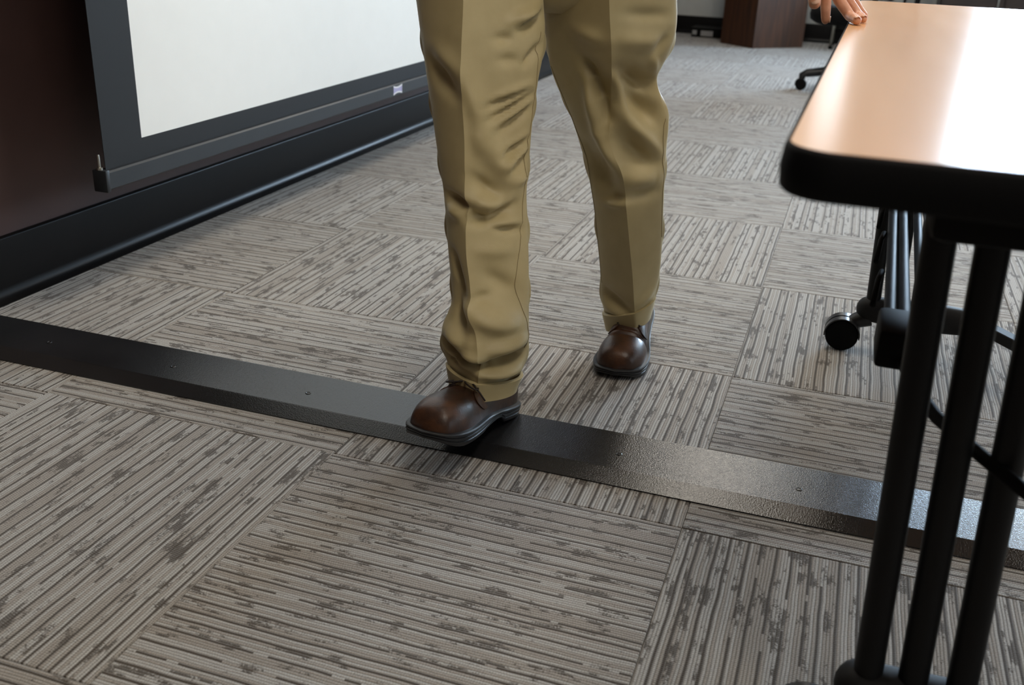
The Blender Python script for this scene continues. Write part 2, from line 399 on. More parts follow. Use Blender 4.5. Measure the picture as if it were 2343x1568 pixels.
# ------------------------------------------------------------------ projection screen
SX = -0.83
sy0, sy1 = 0.4735, 3.30
scr = thing('projection_screen', 'large white projection screen with black border lowered near the dark wall', 'screen', (SX, (sy0 + sy1) / 2, 0.24))
wy0, wy1, wz0 = 0.619, 3.16, 0.3546
bm = bmesh.new()   # black border sheet with the white field let in
T = 0.0015; zt = 2.35
for lo, hi in (((SX - T, sy0 + .012, 0.299), (SX, wy0, zt)), ((SX - T, wy1, 0.299), (SX, sy1 - .012, zt)), ((SX - T, wy0, 0.299), (SX, wy1, wz0)), ((SX - T, wy0, zt - 0.1), (SX, wy1, zt))):
    box(bm, lo, hi)
mesh_obj('border', bm, M['screen_black'], scr)
one_box('viewing_surface', (SX - T, wy0, wz0), (SX - 0.0002, wy1, zt - 0.1), M['screen_white'], scr)
bm = bmesh.new()
extrude_profile(bm, [(SX - 0.016, 0.2614), (SX - 0.016, 0.3046), (SX + 0.012, 0.3046), (SX + 0.016, 0.3006), (SX + 0.016, 0.2645), (SX + 0.013, 0.2614)], 'y', sy0, sy1)
bar = mesh_obj('bottom_bar', bm, M['screen_bar'], scr)
for y_ in (sy0 - 0.012, sy1):
    bm = bmesh.new(); box(bm, (SX - 0.019, y_, 0.2575), (SX + 0.019, y_ + 0.014, 0.3086), 0.003)
    mesh_obj('end_cap', bm, M['screen_bar'], bar, smooth=True, sharp=40)
    bm = bmesh.new(); lathe(bm, [(0.007, 0.3086), (0.007, 0.3136), (0.0035, 0.3146), (0.0035, 0.3396), (0.0026, 0.3426), (0.0001, 0.3436)], 14, Matrix.Translation((SX - 0.002, y_ + 0.006, 0)))
    mesh_obj('tension_pin', bm, M['steel'], bar, smooth=True, sharp=40)
one_box('case', (SX - 0.07, sy0 - 0.05, zt - 0.02), (SX + 0.05, sy1 + 0.05, zt + 0.13), M['screen_bar'], scr, 0.006)
# the small emblem on the bar: two curved white strokes around a lilac field
yb, zb = 2.022, 0.2835
for nm, mt, zs in (('emblem_stroke', 'badge_white', 1), ('emblem_stroke', 'badge_white', -1), ('emblem_field', 'badge_lilac', 0)):
    bm = bmesh.new(); n = 14; top = []; bot = []
    for k in range(n + 1):
        s_ = k / n * 2 - 1; y_ = yb + s_ * 0.036
        curve = 0.0055 * s_ * s_
        if zs: zc = zb + zs * (0.0085 + curve); top.append((y_, zc + 0.0026)); bot.append((y_, zc - 0.0026))
        else: top.append((y_, zb + 0.0058 + curve)); bot.append((y_, zb - 0.0058 - curve))
    poly = top + bot[::-1]; x0 = SX + 0.0160; x1 = SX + 0.0166
    A_ = [bm.verts.new((x0, y_, z_)) for y_, z_ in poly]; B_ = [bm.verts.new((x1, y_, z_)) for y_, z_ in poly]
    for k in range(len(poly)): bm.faces.new((A_[k], A_[(k + 1) % len(poly)], B_[(k + 1) % len(poly)], B_[k]))
    bm.faces.new(A_); bm.faces.new(B_[::-1]); mesh_obj(nm, bm, M[mt], bar)

# ------------------------------------------------------------------ training table
TZ = 0.73
tx0, tx1, ty0, ty1 = 0.714, 1.323, -0.662, 1.140
tab = thing('training_table', 'beech laminate folding training table with thick black edge and black tube legs on casters', 'table', (1.03, 0.25, 0.0))
def round_rect(x0, x1, y0, y1, r, n=10):
    pts = []
    for cx, cy, a0 in ((x1 - r, y1 - r, 0), (x0 + r, y1 - r, PI / 2), (x0 + r, y0 + r, PI), (x1 - r, y0 + r, 1.5 * PI)):
        for k in range(n + 1):
            t = a0 + PI / 2 * k / n; X_, Y_ = cx + r * math.cos(t), cy + r * math.sin(t)
            pts.append((X_ + 0.011 * (Y_ + 0.66), Y_ - 0.011 * (X_ - 0.72)))   # the table stands a touch askew
    return pts
bm = bmesh.new(); prism(bm, round_rect(tx0 + 0.004, tx1 - 0.004, ty0 + 0.004, ty1 - 0.004, 0.034), TZ - 0.030, TZ)
mesh_obj('tabletop', bm, M['top'], tab)
bm = bmesh.new()   # soft black T-moulding around the edge
prof = [(0.004, TZ - 0.0004), (0.0018, TZ - 0.0006), (0.0, TZ - 0.004), (-0.0015, TZ - 0.018), (0.0, TZ - 0.031), (0.003, TZ - 0.034), (0.008, TZ - 0.034), (0.0042, TZ - 0.02)]
loops = []
for d, z in prof:
    loops.append([bm.verts.new((x, y, z)) for x, y in round_rect(tx0 + d, tx1 - d, ty0 + d, ty1 - d, 0.038 - d)])
for A_, B_ in zip(loops, loops[1:] + loops[:1]):
    n = len(A_)
    for k in range(n): bm.faces.new((A_[k], A_[(k + 1) % n], B_[(k + 1) % n], B_[k]))
mesh_obj('edge_moulding', bm, M['black'], tab, smooth=True, sharp=60)
NY, FYL = -0.392, 0.885       # near and far leg lines
PX = ((0.872, 0.848), (0.918, 0.893), (0.966, 0.940))
for ly in (NY, FYL):
    for x, xt in PX:
        bm = bmesh.new(); tube(bm, [(x, ly, 0.095), (xt, ly, 0.655)], 0.0155, 20)
        lathe(bm, [(0.0185, 0.092), (0.0195, 0.096), (0.0195, 0.104), (0.0165, 0.108), (0.0001, 0.108)], 20, Matrix.Translation((x, ly, 0)))
        mesh_obj('leg', bm, M['black_metal'], tab, smooth=True, sharp=40)
    bm = bmesh.new(); box(bm, (0.825, ly - 0.035, 0.640), (1.22, ly + 0.035, 0.6945), 0.006)
    box(bm, (0.80, ly - 0.012, 0.655), (1.26, ly + 0.012, 0.6945), 0.003)
    mesh_obj('leg_bracket', bm, M['black'], tab, smooth=True, sharp=40)
    if ly == NY:
        bm = bmesh.new(); box(bm, (0.83, ly - 0.10, 0.632), (1.2, ly + 0.10, 0.6945), 0.012)
        mesh_obj('hinge_housing', bm, M['black'], tab, smooth=True, sharp=40)
    # foot beam with rounded ends
    bm = bmesh.new(); n = 14; rings = []
    for k in range(25):
        t = 0.5 - 0.5 * math.cos(PI * k / 24); x = 0.838 + (1.105 - 0.838) * t
        e = min(1.0, math.sqrt(max(0.0, 1 - max(0, (0.09 - min(t, 1 - t)) / 0.09) ** 2)) + 0.02)
        top = 0.122 + 0.006 * math.sin(PI * t); bot = 0.064 + 0.010 * abs(2 * t - 1) ** 2
        cz, hz, hy = (top + bot) / 2, (top - bot) / 2 * e, 0.026 * e
        rings.append([bm.verts.new((x, ly + hy * math.copysign(abs(math.cos(q)) ** 0.7, math.cos(q)), cz + hz * math.copysign(abs(math.sin(q)) ** 0.7, math.sin(q)))) for q in [2 * PI * j / n for j in range(n)]])
    for A_, B_ in zip(rings, rings[1:]):
        for k in range(n): bm.faces.new((A_[k], A_[(k + 1) % n], B_[(k + 1) % n], B_[k]))
    bm.faces.new(rings[0]); bm.faces.new(rings[-1][::-1])
    mesh_obj('foot', bm, M['grey_cast'], tab, smooth=True, sharp=60)
    for sgn, cx in ((-1, 0.817), (1, 1.285)):
        # twin-wheel caster: hooded body, two discs
        cy = ly - 0.012
        bm = bmesh.new()
        seg = 18
        for off in (-0.014, 0.014):
            outer = []; inner = []
            for k in range(seg + 1):
                t = math.radians(-8 + 196 * k / seg)
                outer.append((cx + 0.039 * math.cos(t), 0.0375 + 0.039 * math.sin(t))); inner.append((cx + 0.0362 * math.cos(t), 0.0375 + 0.0362 * math.sin(t)))
            poly = outer + inner[::-1]
            A_ = [bm.verts.new((x, cy + off - 0.0105, z)) for x, z in poly]; B_ = [bm.verts.new((x, cy + off + 0.0105, z)) for x, z in poly]
            for k in range(len(poly)): bm.faces.new((A_[k], A_[(k + 1) % len(poly)], B_[(k + 1) % len(poly)], B_[k]))
            for k in range(seg):
                for V in (A_, B_): bm.faces.new((V[k], V[k + 1], V[len(poly) - 2 - k], V[len(poly) - 1 - k]))
        box(bm, (cx - 0.006, cy - 0.004, 0.03), (cx + 0.006, cy + 0.004, 0.070))
        tube(bm, [(cx, cy, 0.05), (cx - sgn * 0.022, cy + 0.004, 0.066), (cx - sgn * 0.05, ly, 0.078)], [0.012, 0.017, 0.022], 14)
        hood = mesh_obj('caster', bm, M['plastic'], tab, smooth=True, sharp=40)
        for off in (-0.014, 0.014):
            bm = bmesh.new(); lathe(bm, [(0.006, -0.0095), (0.026, -0.0095), (0.034, -0.0080), (0.0358, -0.005), (0.0358, 0.005), (0.034, 0.008), (0.026, 0.0095), (0.006, 0.0095)], 32, Matrix.Translation((cx, cy + off, 0.036)) @ Matrix.Rotation(PI / 2, 4, 'X'))
            mesh_obj('wheel', bm, M['black'], hood, smooth=True, sharp=35)
# flat outrigger of the far foot, seen beyond the posts
bm = bmesh.new(); box(bm, (0, -0.014, -0.012), (0.16, 0.014, 0.012), 0.002, 1, Matrix.Translation((1.10, 0.88, 0.095)) @ Matrix.Rotation(-0.95, 4, 'Z'))
mesh_obj('outrigger', bm, M['grey_cast'], tab)
# stretcher rails and modesty panel running between the legs
def rail(xa, xb, r, z, y0=-0.10, y1=0.88):
    bm = bmesh.new(); tube(bm, [(xa, y0, z), (xb, y1, z)], r, 16); return mesh_obj('stretcher', bm, M['rail'], tab, smooth=True, sharp=40)
rail(0.842, 0.861, 0.0075, 0.426)
rail(0.859, 0.876, 0.0085, 0.424)
rail(0.880, 0.904, 0.0070, 0.420)
bm = bmesh.new(); box(bm, (0.915, 0.26, 0.385), (0.935, 0.86, 0.391)); mesh_obj('modesty_panel', bm, M['panel'], tab)
for k in range(3):
    y = 0.52 - k * 0.21
    bm = bmesh.new(); tube(bm, [(0.842 - k * 0.004, y, 0.425), (0.838 - k * 0.004, y - 0.02, 0.418), (0.834 - k * 0.004, y - 0.075, 0.398)], 0.0042, 8)
    mesh_obj('cable_hook', bm, M['black'], tab, smooth=True)
bm = bmesh.new(); box(bm, (0.828, -0.185, 0.392), (0.872, -0.095, 0.440), 0.006); mesh_obj('rail_bracket', bm, M['black'], tab, smooth=True, sharp=40)
bm = bmesh.new()
tube(bm, [(0.855, -0.15, 0.405), (0.868, -0.235, 0.402), (0.892, -0.315, 0.400), (0.931, -0.385, 0.398), (0.968, -0.445, 0.396), (1.02, -0.50, 0.393), (1.09, -0.54, 0.40), (1.12, -0.54, 0.44)], 0.0072, 12)
mesh_obj('cable', bm, M['black'], tab, smooth=True, sharp=40)

# ------------------------------------------------------------------ lectern, background furniture
lc = [(-0.355, 7.36), (-0.062, 7.10), (0.300, 7.47), (0.02, 7.76)]
lec = thing('lectern', 'dark walnut lectern standing at the far end in front of the pale wall', 'lectern', (-0.03, 7.42, 0.0))
def panel(nm, p, q, inward, t, z0, z1, mat):
    p, q = Vector((*p, 0)), Vector((*q, 0)); d = (q - p); nrm = Vector((-d.y, d.x, 0)).normalized() * t * inward
    bm = bmesh.new(); prism(bm, [tuple(p.xy), tuple(q.xy), tuple((q + nrm).xy), tuple((p + nrm).xy)], z0, z1)
    mesh_obj(nm, bm, mat, lec)
def ins(p, q, e):  # shorten a side at both ends
    p, q = Vector(p), Vector(q); d = (q - p).normalized() * e; return p + d, q - d
panel('front_panel', lc[1], lc[2], 1, 0.02, 0.0, 1.08, M['lectern'])
for A_, B_ in ((lc[0], lc[1]), (lc[2], lc[3])):
    p_, q_ = ins(A_, B_, 0.0215); panel('side_panel', p_, q_, 1, 0.02, 0.0, 1.08, M['lectern'])
p_, q_ = ins(lc[3], lc[0], 0.0); panel('back_panel', p_, q_, 1, 0.02, 0.0, 0.85, M['lectern'])
ctr = Vector((sum(p[0] for p in lc) / 4, sum(p[1] for p in lc) / 4))
bm = bmesh.new(); prism(bm, [tuple(ctr + (Vector(p) - ctr) * 1.06) for p in lc], 1.08, 1.11); mesh_obj('reading_top', bm, M['lectern'], lec)

case = thing('equipment_case', 'small black equipment box with two pale stickers on the carpet left of the lectern', 'box', (-0.50, 7.80, 0.0))
bm = bmesh.new(); box(bm, (-0.655, 7.70, 0.0), (-0.36, 7.93, 0.072), 0.006); mesh_obj('body', bm, M['black'], case, smooth=True, sharp=40)
one_box('lid', (-0.66, 7.695, 0.0725), (-0.355, 7.935, 0.080), M['black_metal'], case)
one_box('sticker', (-0.648, 7.699, 0.020), (-0.610, 7.6999, 0.056), M['case_grey'], case)
one_box('sticker', (-0.575, 7.699, 0.012), (-0.470, 7.6999, 0.056), M['case_grey'], case)

def office_chair(name, label, loc, rz, seat_z, parts_tilt=0.0):
    t = thing(name, label, 'chair', (0, 0, 0))
    bm = bmesh.new()
    n = 28; rings = []
    for s_, z_ in ((0.90, -0.045), (0.98, -0.03), (1.0, 0.0), (0.985, 0.03), (0.92, 0.05), (0.6, 0.055)):
        ring = []
        for k in range(n):
            q = 2 * PI * k / n; cx, cy = math.cos(q), math.sin(q)
            x = 0.30 * s_ * math.copysign(abs(cx) ** 0.6, cx); y = 0.24 * s_ * math.copysign(abs(cy) ** 0.6, cy)
            ring.append(bm.verts.new((x, y, seat_z + z_ - 0.02 * max(0, -cy))))
        rings.append(ring)
    for A_, B_ in zip(rings, rings[1:]):
        for k in range(n): bm.faces.new((A_[k], A_[(k + 1) % n], B_[(k + 1) % n], B_[k]))
    bm.faces.new(rings[0][::-1]); bm.faces.new(rings[-1])
    mesh_obj('seat', bm, M['seat'], t, smooth=True, sharp=60)
    bm = bmesh.new(); rows = []
    for i in range(7):
        z_ = seat_z + 0.14 + i * 0.075; hw = 0.20 + 0.02 * math.sin(PI * i / 6)
        rows.append([[bm.verts.new((hw * (k / 8 * 2 - 1), 0.27 + 0.05 * i / 6 - 0.03 * (1 - (k / 8 * 2 - 1) ** 2) * -1 + d, z_)) for k in range(9)] for d in (-0.025, 0.025)])
    for r0, r1 in zip(rows, rows[1:]):
        for sd in (0, 1):
            for k in range(8): bm.faces.new((r0[sd][k], r0[sd][k + 1], r1[sd][k + 1], r1[sd][k]))
        for k in (0, 8): bm.faces.new((r0[0][k], r0[1][k], r1[1][k], r1[0][k]))
    for r0 in (rows[0], rows[-1]):
        for k in range(8): bm.faces.new((r0[0][k], r0[0][k + 1], r0[1][k + 1], r0[1][k]))
    mesh_obj('backrest', bm, M['seat'], t, smooth=True, sharp=50)
    bm = bmesh.new(); tube(bm, [(0, 0.15, seat_z - 0.03), (0, 0.29, seat_z - 0.02), (0, 0.33, seat_z + 0.06), (0, 0.325, seat_z + 0.3)], 0.018, 10); mesh_obj('back_bracket', bm, M['plastic'], t, smooth=True)
    bm = bmesh.new(); lathe(bm, [(0.03, 0.09), (0.03, 0.17), (0.018, 0.175), (0.018, seat_z - 0.06), (0.06, seat_z - 0.058), (0.06, seat_z - 0.04)], 18); mesh_obj('gas_column', bm, M['plastic'], t, smooth=True, sharp=40)
    for k in range(5):
        q = 2 * PI * k / 5; d = Vector((math.cos(q), math.sin(q), 0))
        bm = bmesh.new(); tube(bm, [d * 0.02 + Vector((0, 0, 0.125)), d * 0.15 + Vector((0, 0, 0.118)), d * 0.27 + Vector((0, 0, 0.098)), d * 0.295 + Vector((0, 0, 0.085)), d * 0.298 + Vector((0, 0, 0.035))], [0.030, 0.027, 0.024, 0.022, 0.013], 12)
        arm = mesh_obj('base_arm', bm, M['plastic'], t, smooth=True, sharp=50)
        for sgn in (-1, 1):
            side = Vector((-d.y, d.x, 0))
            mt = Matrix.Translation(d * 0.298 + side * 0.019 * sgn + Vector((0, 0, 0.033))) @ side.to_track_quat('Z', 'Y').to_matrix().to_4x4()
            bm = bmesh.new(); lathe(bm, [(0.004, -0.013), (0.029, -0.013), (0.0328, -0.007), (0.0328, 0.007), (0.029, 0.013), (0.004, 0.013)], 22, mt)
            mesh_obj('wheel', bm, M['black'], arm, smooth=True, sharp=40)
    t.location = loc; t.rotation_euler = (0, 0, rz)
    return t
office_chair('office_chair', 'black office chair on a five-arm caster base beyond the far end of the table', (0.745, 5.03, 0.0), math.radians(188), 0.435)
# side chair by the far wall, a slim pale leg with a black glide
sc_ = thing('side_chair', 'black side chair with slim grey legs against the far wall', 'chair', (0.72, 7.72, 0.0))
for x, y in ((0.52, 7.84), (0.92, 7.84), (0.52, 7.50), (0.92, 7.50)):
    bm = bmesh.new(); tube(bm, [(x, y, 0.02), (x + 0.004, y - 0.002, 0.42)], 0.009, 10); lg = mesh_obj('leg', bm, M['steel'], sc_, smooth=True)
    bm = bmesh.new(); lathe(bm, [(0.014, 0), (0.017, 0.004), (0.016, 0.022), (0.011, 0.026), (0.001, 0.026)], 14, Matrix.Translation((x, y, 0))); mesh_obj('glide', bm, M['black'], lg, smooth=True, sharp=40)
bm = bmesh.new(); box(bm, (0.49, 7.47, 0.40), (0.95, 7.88, 0.46), 0.02); mesh_obj('seat', bm, M['seat'], sc_, smooth=True, sharp=40)
bm = bmesh.new(); box(bm, (0.49, 7.86, 0.52), (0.95, 7.90, 0.86), 0.015); mesh_obj('backrest', bm, M['seat'], sc_, smooth=True, sharp=40)
bm = bmesh.new(); tube(bm, [(0.52, 7.84, 0.12), (0.92, 7.84, 0.12)], 0.008, 8); mesh_obj('stretcher', bm, M['black_metal'], sc_, smooth=True)
for x in (0.54, 0.90):
    bm = bmesh.new(); tube(bm, [(x, 7.872, 0.43), (x, 7.88, 0.56)], 0.009, 8); mesh_obj('back_post', bm, M['steel'], sc_, smooth=True)
# dark credenza right of the chairs
cr = thing('credenza', 'espresso brown low cabinet against the far wall at the upper right', 'cabinet', (2.1, 7.7, 0.0))
one_box('body', (1.285, 7.45, 0.0), (3.1, 7.92, 0.72), M['cabinet'], cr, 0.004)
one_box('cabinet_top', (1.27, 7.43, 0.7205), (3.115, 7.94, 0.745), M['cabinet'], cr, 0.003)
for k in range(4):
    x0 = 1.295 + k * 0.452; d = one_box('door', (x0, 7.432, 0.05), (x0 + 0.440, 7.4495, 0.71), M['cabinet'], cr, 0.003)
    bm = bmesh.new(); tube(bm, [(x0 + 0.40, 7.415, 0.35), (x0 + 0.40, 7.415, 0.55)], 0.005, 8); mesh_obj('handle', bm, M['steel'], d, smooth=True)
# easel post in front of the wall
po = thing('flipchart_stand', 'black flipchart stand with thin legs in front of the far wall beyond the table end', 'stand', (1.10, 7.78, 0.0))
for x, y in ((1.10, 7.66), (0.98, 7.90)):
    bm = bmesh.new(); tube(bm, [(x + 0.02, y, 0.0), (1.155, 7.80, 1.5)], 0.022 if x > 1.05 else 0.012, 10); mesh_obj('leg', bm, M['black_metal'], po, smooth=True, sharp=40)
one_box('tray', (0.9, 7.74, 0.80), (1.4, 7.80, 0.82), M['black_metal'], po)

# ------------------------------------------------------------------ the walking person
per = thing('person', 'person in khaki trousers and brown leather shoes stepping over the strip, fingertips on the table', 'person', (0.27, 0.45, 0.0))

# -- trousers: each leg a cloth tube lofted through measured sections
def interp(tab_, x):
    if x <= tab_[0][0]: return tab_[0][1]
    for (x0, y0), (x1, y1) in zip(tab_, tab_[1:]):
        if x <= x1:
            t = (x - x0) / (x1 - x0); return y0 + (y1 - y0) * t
    return tab_[-1][1]
def smoothtab(tab_, x):   # Catmull-Rom through the table
    n = len(tab_)
    if x <= tab_[0][0]: return tab_[0][1]
    if x >= tab_[-1][0]: return tab_[-1][1]
    for i in range(n - 1):
        if x <= tab_[i + 1][0]:
            x0, y0 = tab_[i]; x1, y1 = tab_[i + 1]; h = x1 - x0; t = (x - x0) / h
            m0 = (y1 - tab_[i - 1][1]) / (x1 - tab_[i - 1][0]) if i > 0 else (y1 - y0) / h
            m1 = (tab_[i + 2][1] - y0) / (tab_[i + 2][0] - x0) if i + 2 < n else (y1 - y0) / h
            return (2*t**3-3*t*t+1)*y0 + (t**3-2*t*t+t)*h*m0 + (-2*t**3+3*t*t)*y1 + (t**3-t*t)*h*m1
def make_leg(bm, sil_l, sil_r, crease, anchors, folds, py0, py1, tilt, depth, nrow=150, ncol=112, kink=0.62, pad=0.0, gain=1.95):
    """sections between image rows py0..py1; anchors: (row, y) of the leg's own depth line; returns surface function"""
    A0, A1 = Vector(anchors[0]), Vector(anchors[1])       # two points on the leg's axis
    hx = Vector((CAMP.y - A0.y, -(CAMP.x - A0.x), 0)).normalized() * -1   # across the leg
    pl_n = hx.cross(A1 - A0); pl_q = A0
    def section(py):
        tl = interp(tilt, py)
        pl = smoothtab(sil_l, py); pr = smoothtab(sil_r, py)
        L = onplane(pl, py - tl, pl_n, pl_q); R = onplane(pr, py + tl, pl_n, pl_q)
        return L, R, pl, pr
    def surf(py, th, extra=0.0):
        L, R, pl, pr = section(py)
        cen = (L + R) / 2; e1 = (R - L) / 2; aw = e1.length
        e2 = Vector((e1.y, -e1.x, 0)).normalized()
        if e2.dot(CAMP - cen) < 0: e2 = -e2
        e2 = (e2 + Vector((0, 0, -0.05))).normalized()
        dep = aw * interp(depth, py)
        s = math.sin(th); front = math.cos(th) >= 0
        cx = (pl + pr) / 2; hw = (pr - pl) / 2
        sc = max(-0.8, min(0.8, (smoothtab(crease, py) - cx) / hw))
        if front:
            u = (s - sc) / (1 - sc) if s > sc else (sc - s) / (1 + sc)
            u = min(1.0, max(0.0, u))
            d = dep * (kink * (1 - u) + (1 - kink) * math.sqrt(max(0, 1 - u * u)))
        else:
            u = abs(s); d = -dep * (0.25 * (1 - u) + 0.75 * math.sqrt(max(0, 1 - u * u)))
        P = cen + e1 * s + e2 * d
        out = (e1.normalized() * s + e2 * math.cos(th)).normalized()
        dsp = extra + pad
        px = cx + hw * s
        if front:
            edge = min(1.0, math.cos(th) * 1.8)
            for (ax, ay, bx, by, w, am) in folds:
                vx, vy = bx - ax, by - ay; ll = vx * vx + vy * vy
                t = ((px - ax) * vx + (py - ay) * vy) / ll; tc_ = max(0.0, min(1.0, t))
                qx, qy = px - (ax + vx * tc_), py - (ay + vy * tc_)
                dd = (qx * qx + qy * qy) / (w * w * 0.78)
                if dd < 9:
                    fall = 0.35 + 0.65 * math.sin(PI * min(1, max(0, tc_)))
                    dsp += gain * am * fall * math.exp(-dd) * edge
        else:
            dsp += 0.004 * math.sin(py * 0.045 + 3 * s)
        return P + out * dsp
    rings = []
    for i in range(nrow + 1):
        py = py0 + (py1 - py0) * i / nrow
        sc_th = None
        L, R, pl, pr = section(py)
        cx = (pl + pr) / 2; hw = (pr - pl) / 2
        thc = math.asin(max(-0.8, min(0.8, (smoothtab(crease, py) - cx) / hw)))
        ths = []
        nf = ncol // 2
        for k in range(nf + 1):
            q = k / nf
            if q < 0.5: ths.append(-PI / 2 + (thc + PI / 2) * (q / 0.5))
            else: ths.append(thc + (PI / 2 - thc) * ((q - 0.5) / 0.5))
        for k in range(1, ncol - nf): ths.append(PI / 2 + PI * k / (ncol - nf))
        rings.append([bm.verts.new(surf(py, t)) for t in ths])
    n = len(rings[0])
    for A_, B_ in zip(rings, rings[1:]):
        for k in range(n): bm.faces.new((A_[k], A_[(k + 1) % n], B_[(k + 1) % n], B_[k]))
        e_ = bm.edges.get((A_[nf // 2], B_[nf // 2]))
        if e_: e_.smooth = False          # pressed crease
    return surf, section, rings

F_L = [(-160, 925), (-80, 938), (0, 952), (60, 960), (100, 966), (180, 977), (240, 986), (290, 993), (340, 1000), (390, 1008), (430, 1014), (480, 1019), (540, 1023), (600, 1028), (650, 1033), (684, 1035), (712, 1026), (740, 1014), (770, 1010), (800, 1012), (825, 1021), (850, 1026), (880, 1032)]
F_R = [(-160, 1238), (-80, 1240), (0, 1243), (60, 1247), (100, 1246), (140, 1240), (180, 1232), (250, 1222), (300, 1216), (350, 1212), (400, 1207), (450, 1205), (500, 1207), (560, 1209), (620, 1210), (700, 1210), (760, 1209), (790, 1207), (815, 1203), (840, 1194), (870, 1182), (900, 1174)]
F_C = [(-160, 1062), (0, 1060), (100, 1056), (200, 1058), (300, 1063), (420, 1064), (450, 1070), (465, 1066), (560, 1068), (640, 1077), (675, 1076), (720, 1088), (800, 1097), (850, 1095), (900, 1092)]
B_L = [(-160, 1225), (-80, 1232), (0, 1240), (60, 1244), (100, 1250), (150, 1259), (190, 1272), (225, 1288), (260, 1304), (300, 1318), (340, 1330), (380, 1342), (430, 1352), (480, 1360), (540, 1366), (600, 1372), (640, 1375), (665, 1375), (690, 1380), (720, 1386), (760, 1394)]
B_R = [(-160, 1545), (-80, 1547), (0, 1549), (50, 1549), (90, 1543), (120, 1532), (150, 1516), (175, 1504), (195, 1505), (220, 1513), (250, 1523), (280, 1530), (330, 1526), (380, 1522), (430, 1520), (480, 1518), (540, 1516), (600, 1512), (640, 1508), (668, 1503), (700, 1496), (740, 1485)]
B_C = [(-160, 1400), (0, 1404), (100, 1408), (200, 1406), (290, 1400), (330, 1412), (380, 1430), (450, 1437), (550, 1446), (660, 1456), (730, 1460), (760, 1459)]
# creases and drapes measured on the cloth: (x0, y0, x1, y1, width, height)
FOLDS_F = [
    # knee break
    (1022, 434, 1072, 452, 13, -0.010), (1026, 464, 1062, 472, 16, 0.005),
    (1066, 472, 1112, 486, 15, -0.012), (1112, 486, 1172, 460, 15, -0.010), (1085, 432, 1150, 455, 22, 0.010),
    (1075, 380, 1140, 440, 16, -0.007),
    # long drape from the front thigh to the inner knee
    (1068, 150, 1115, 300, 24, 0.007), (1115, 300, 1175, 420, 26, 0.009), (1085, 270, 1105, 340, 18, 0.003),
    # inner-thigh pulls rising to the right
    (1110, 228, 1205, 200, 9, -0.006), (1125, 212, 1215, 186, 10, 0.005), (1115, 258, 1215, 212, 10, -0.007), (1130, 243, 1215, 200, 9, 0.005),
    (1140, 288, 1215, 240, 12, -0.007), (1135, 270, 1212, 226, 10, 0.005), (1145, 345, 1200, 318, 12, -0.007), (1150, 330, 1205, 300, 10, 0.004), (1160, 385, 1204, 350, 13, -0.006), (1155, 366, 1205, 332, 10, 0.006), (1175, 410, 1206, 395, 12, 0.004),
    (1190, 60, 1240, 24, 14, -0.010), (1170, 40, 1236, 14, 18, 0.010), (1200, 140, 1240, 96, 10, -0.008), (1130, 75, 1170, 80, 14, -0.005), (1140, 125, 1180, 128, 14, -0.004),
    (985, 130, 1040, 200, 20, -0.008), (1000, 95, 1050, 150, 22, 0.004),
    # shin
    (1130, 505, 1190, 518, 10, -0.006), (1110, 492, 1185, 500, 12, 0.004), (1100, 600, 1180, 655, 22, -0.006), (1090, 545, 1170, 560, 20, 0.004),
    (1035, 560, 1062, 660, 9, -0.008), (1045, 640, 1066, 760, 12, -0.007),
    (1076, 676, 1180, 730, 30, 0.014), (1076, 655, 1120, 652, 14, -0.006),
    # break over the shoe
    (1010, 772, 1060, 797, 9, -0.020), (1052, 797, 1120, 806, 8, -0.028), (1116, 803, 1206, 792, 11, -0.022), (1110, 768, 1200, 764, 18, 0.010), (1060, 775, 1100, 782, 14, 0.010),
    (1025, 745, 1085, 755, 20, 0.010), (1022, 808, 1046, 812, 9, -0.008), (1105, 824, 1188, 826, 13, 0.010), (1030, 795, 1085, 812, 10, 0.006), (1150, 850, 1196, 848, 10, -0.006),
]
FOLDS_B = [
    (1340, 118, 1372, 160, 16, -0.012), (1372, 160, 1395, 205, 26, -0.014), (1395, 205, 1398, 270, 16, -0.010),
    (1428, 142, 1500, 200, 20, -0.016), (1440, 200, 1515, 270, 26, -0.016), (1350, 165, 1375, 285, 16, 0.012), (1375, 285, 1420, 375, 15, 0.012),
    (1412, 155, 1440, 250, 12, 0.006), (1430, 240, 1505, 345, 18, 0.010), (1345, 330, 1405, 420, 28, -0.010), (1420, 300, 1490, 360, 24, -0.012),
    (1432, 390, 1500, 398, 24, 0.007), (1425, 425, 1500, 430, 16, -0.006), (1388, 440, 1434, 432, 9, -0.006), (1392, 452, 1432, 446, 9, 0.006),
    (1440, 20, 1530, 30, 16, -0.004), (1420, 75, 1515, 90, 24, 0.006), (1500, 110, 1532, 75, 13, -0.006), (1500, 165, 1496, 120, 10, 0.003),
    (1330, 60, 1390, 80, 20, 0.005), (1378, 650, 1448, 690, 12, -0.008), (1385, 680, 1450, 712, 12, 0.006), (1462, 690, 1496, 660, 12, 0.004),
]
bm = bmesh.new()
f_anch = ((0.196, 0.152, 0.10), (0.11, 0.42, 0.90)); b_anch = ((0.375, 0.635, 0.15), (0.30, 0.475, 0.80))
surfF, secF, ringsF = make_leg(bm, F_L, F_R, F_C, f_anch, FOLDS_F, -150, 874, [(-160, 0), (760, 0), (800, 5), (874, 9)], [(-150, 0.80), (400, 0.85), (700, 0.95), (800, 0.94), (880, 0.92)])
surfB, secB, ringsB = make_leg(bm, B_L, B_R, B_C, b_anch, FOLDS_B, -150, 736, [(-160, 0), (600, 0), (680, -10), (736, -12)], [(-150, 0.80), (300, 0.85), (600, 0.95), (740, 1.0)], gain=1.75)
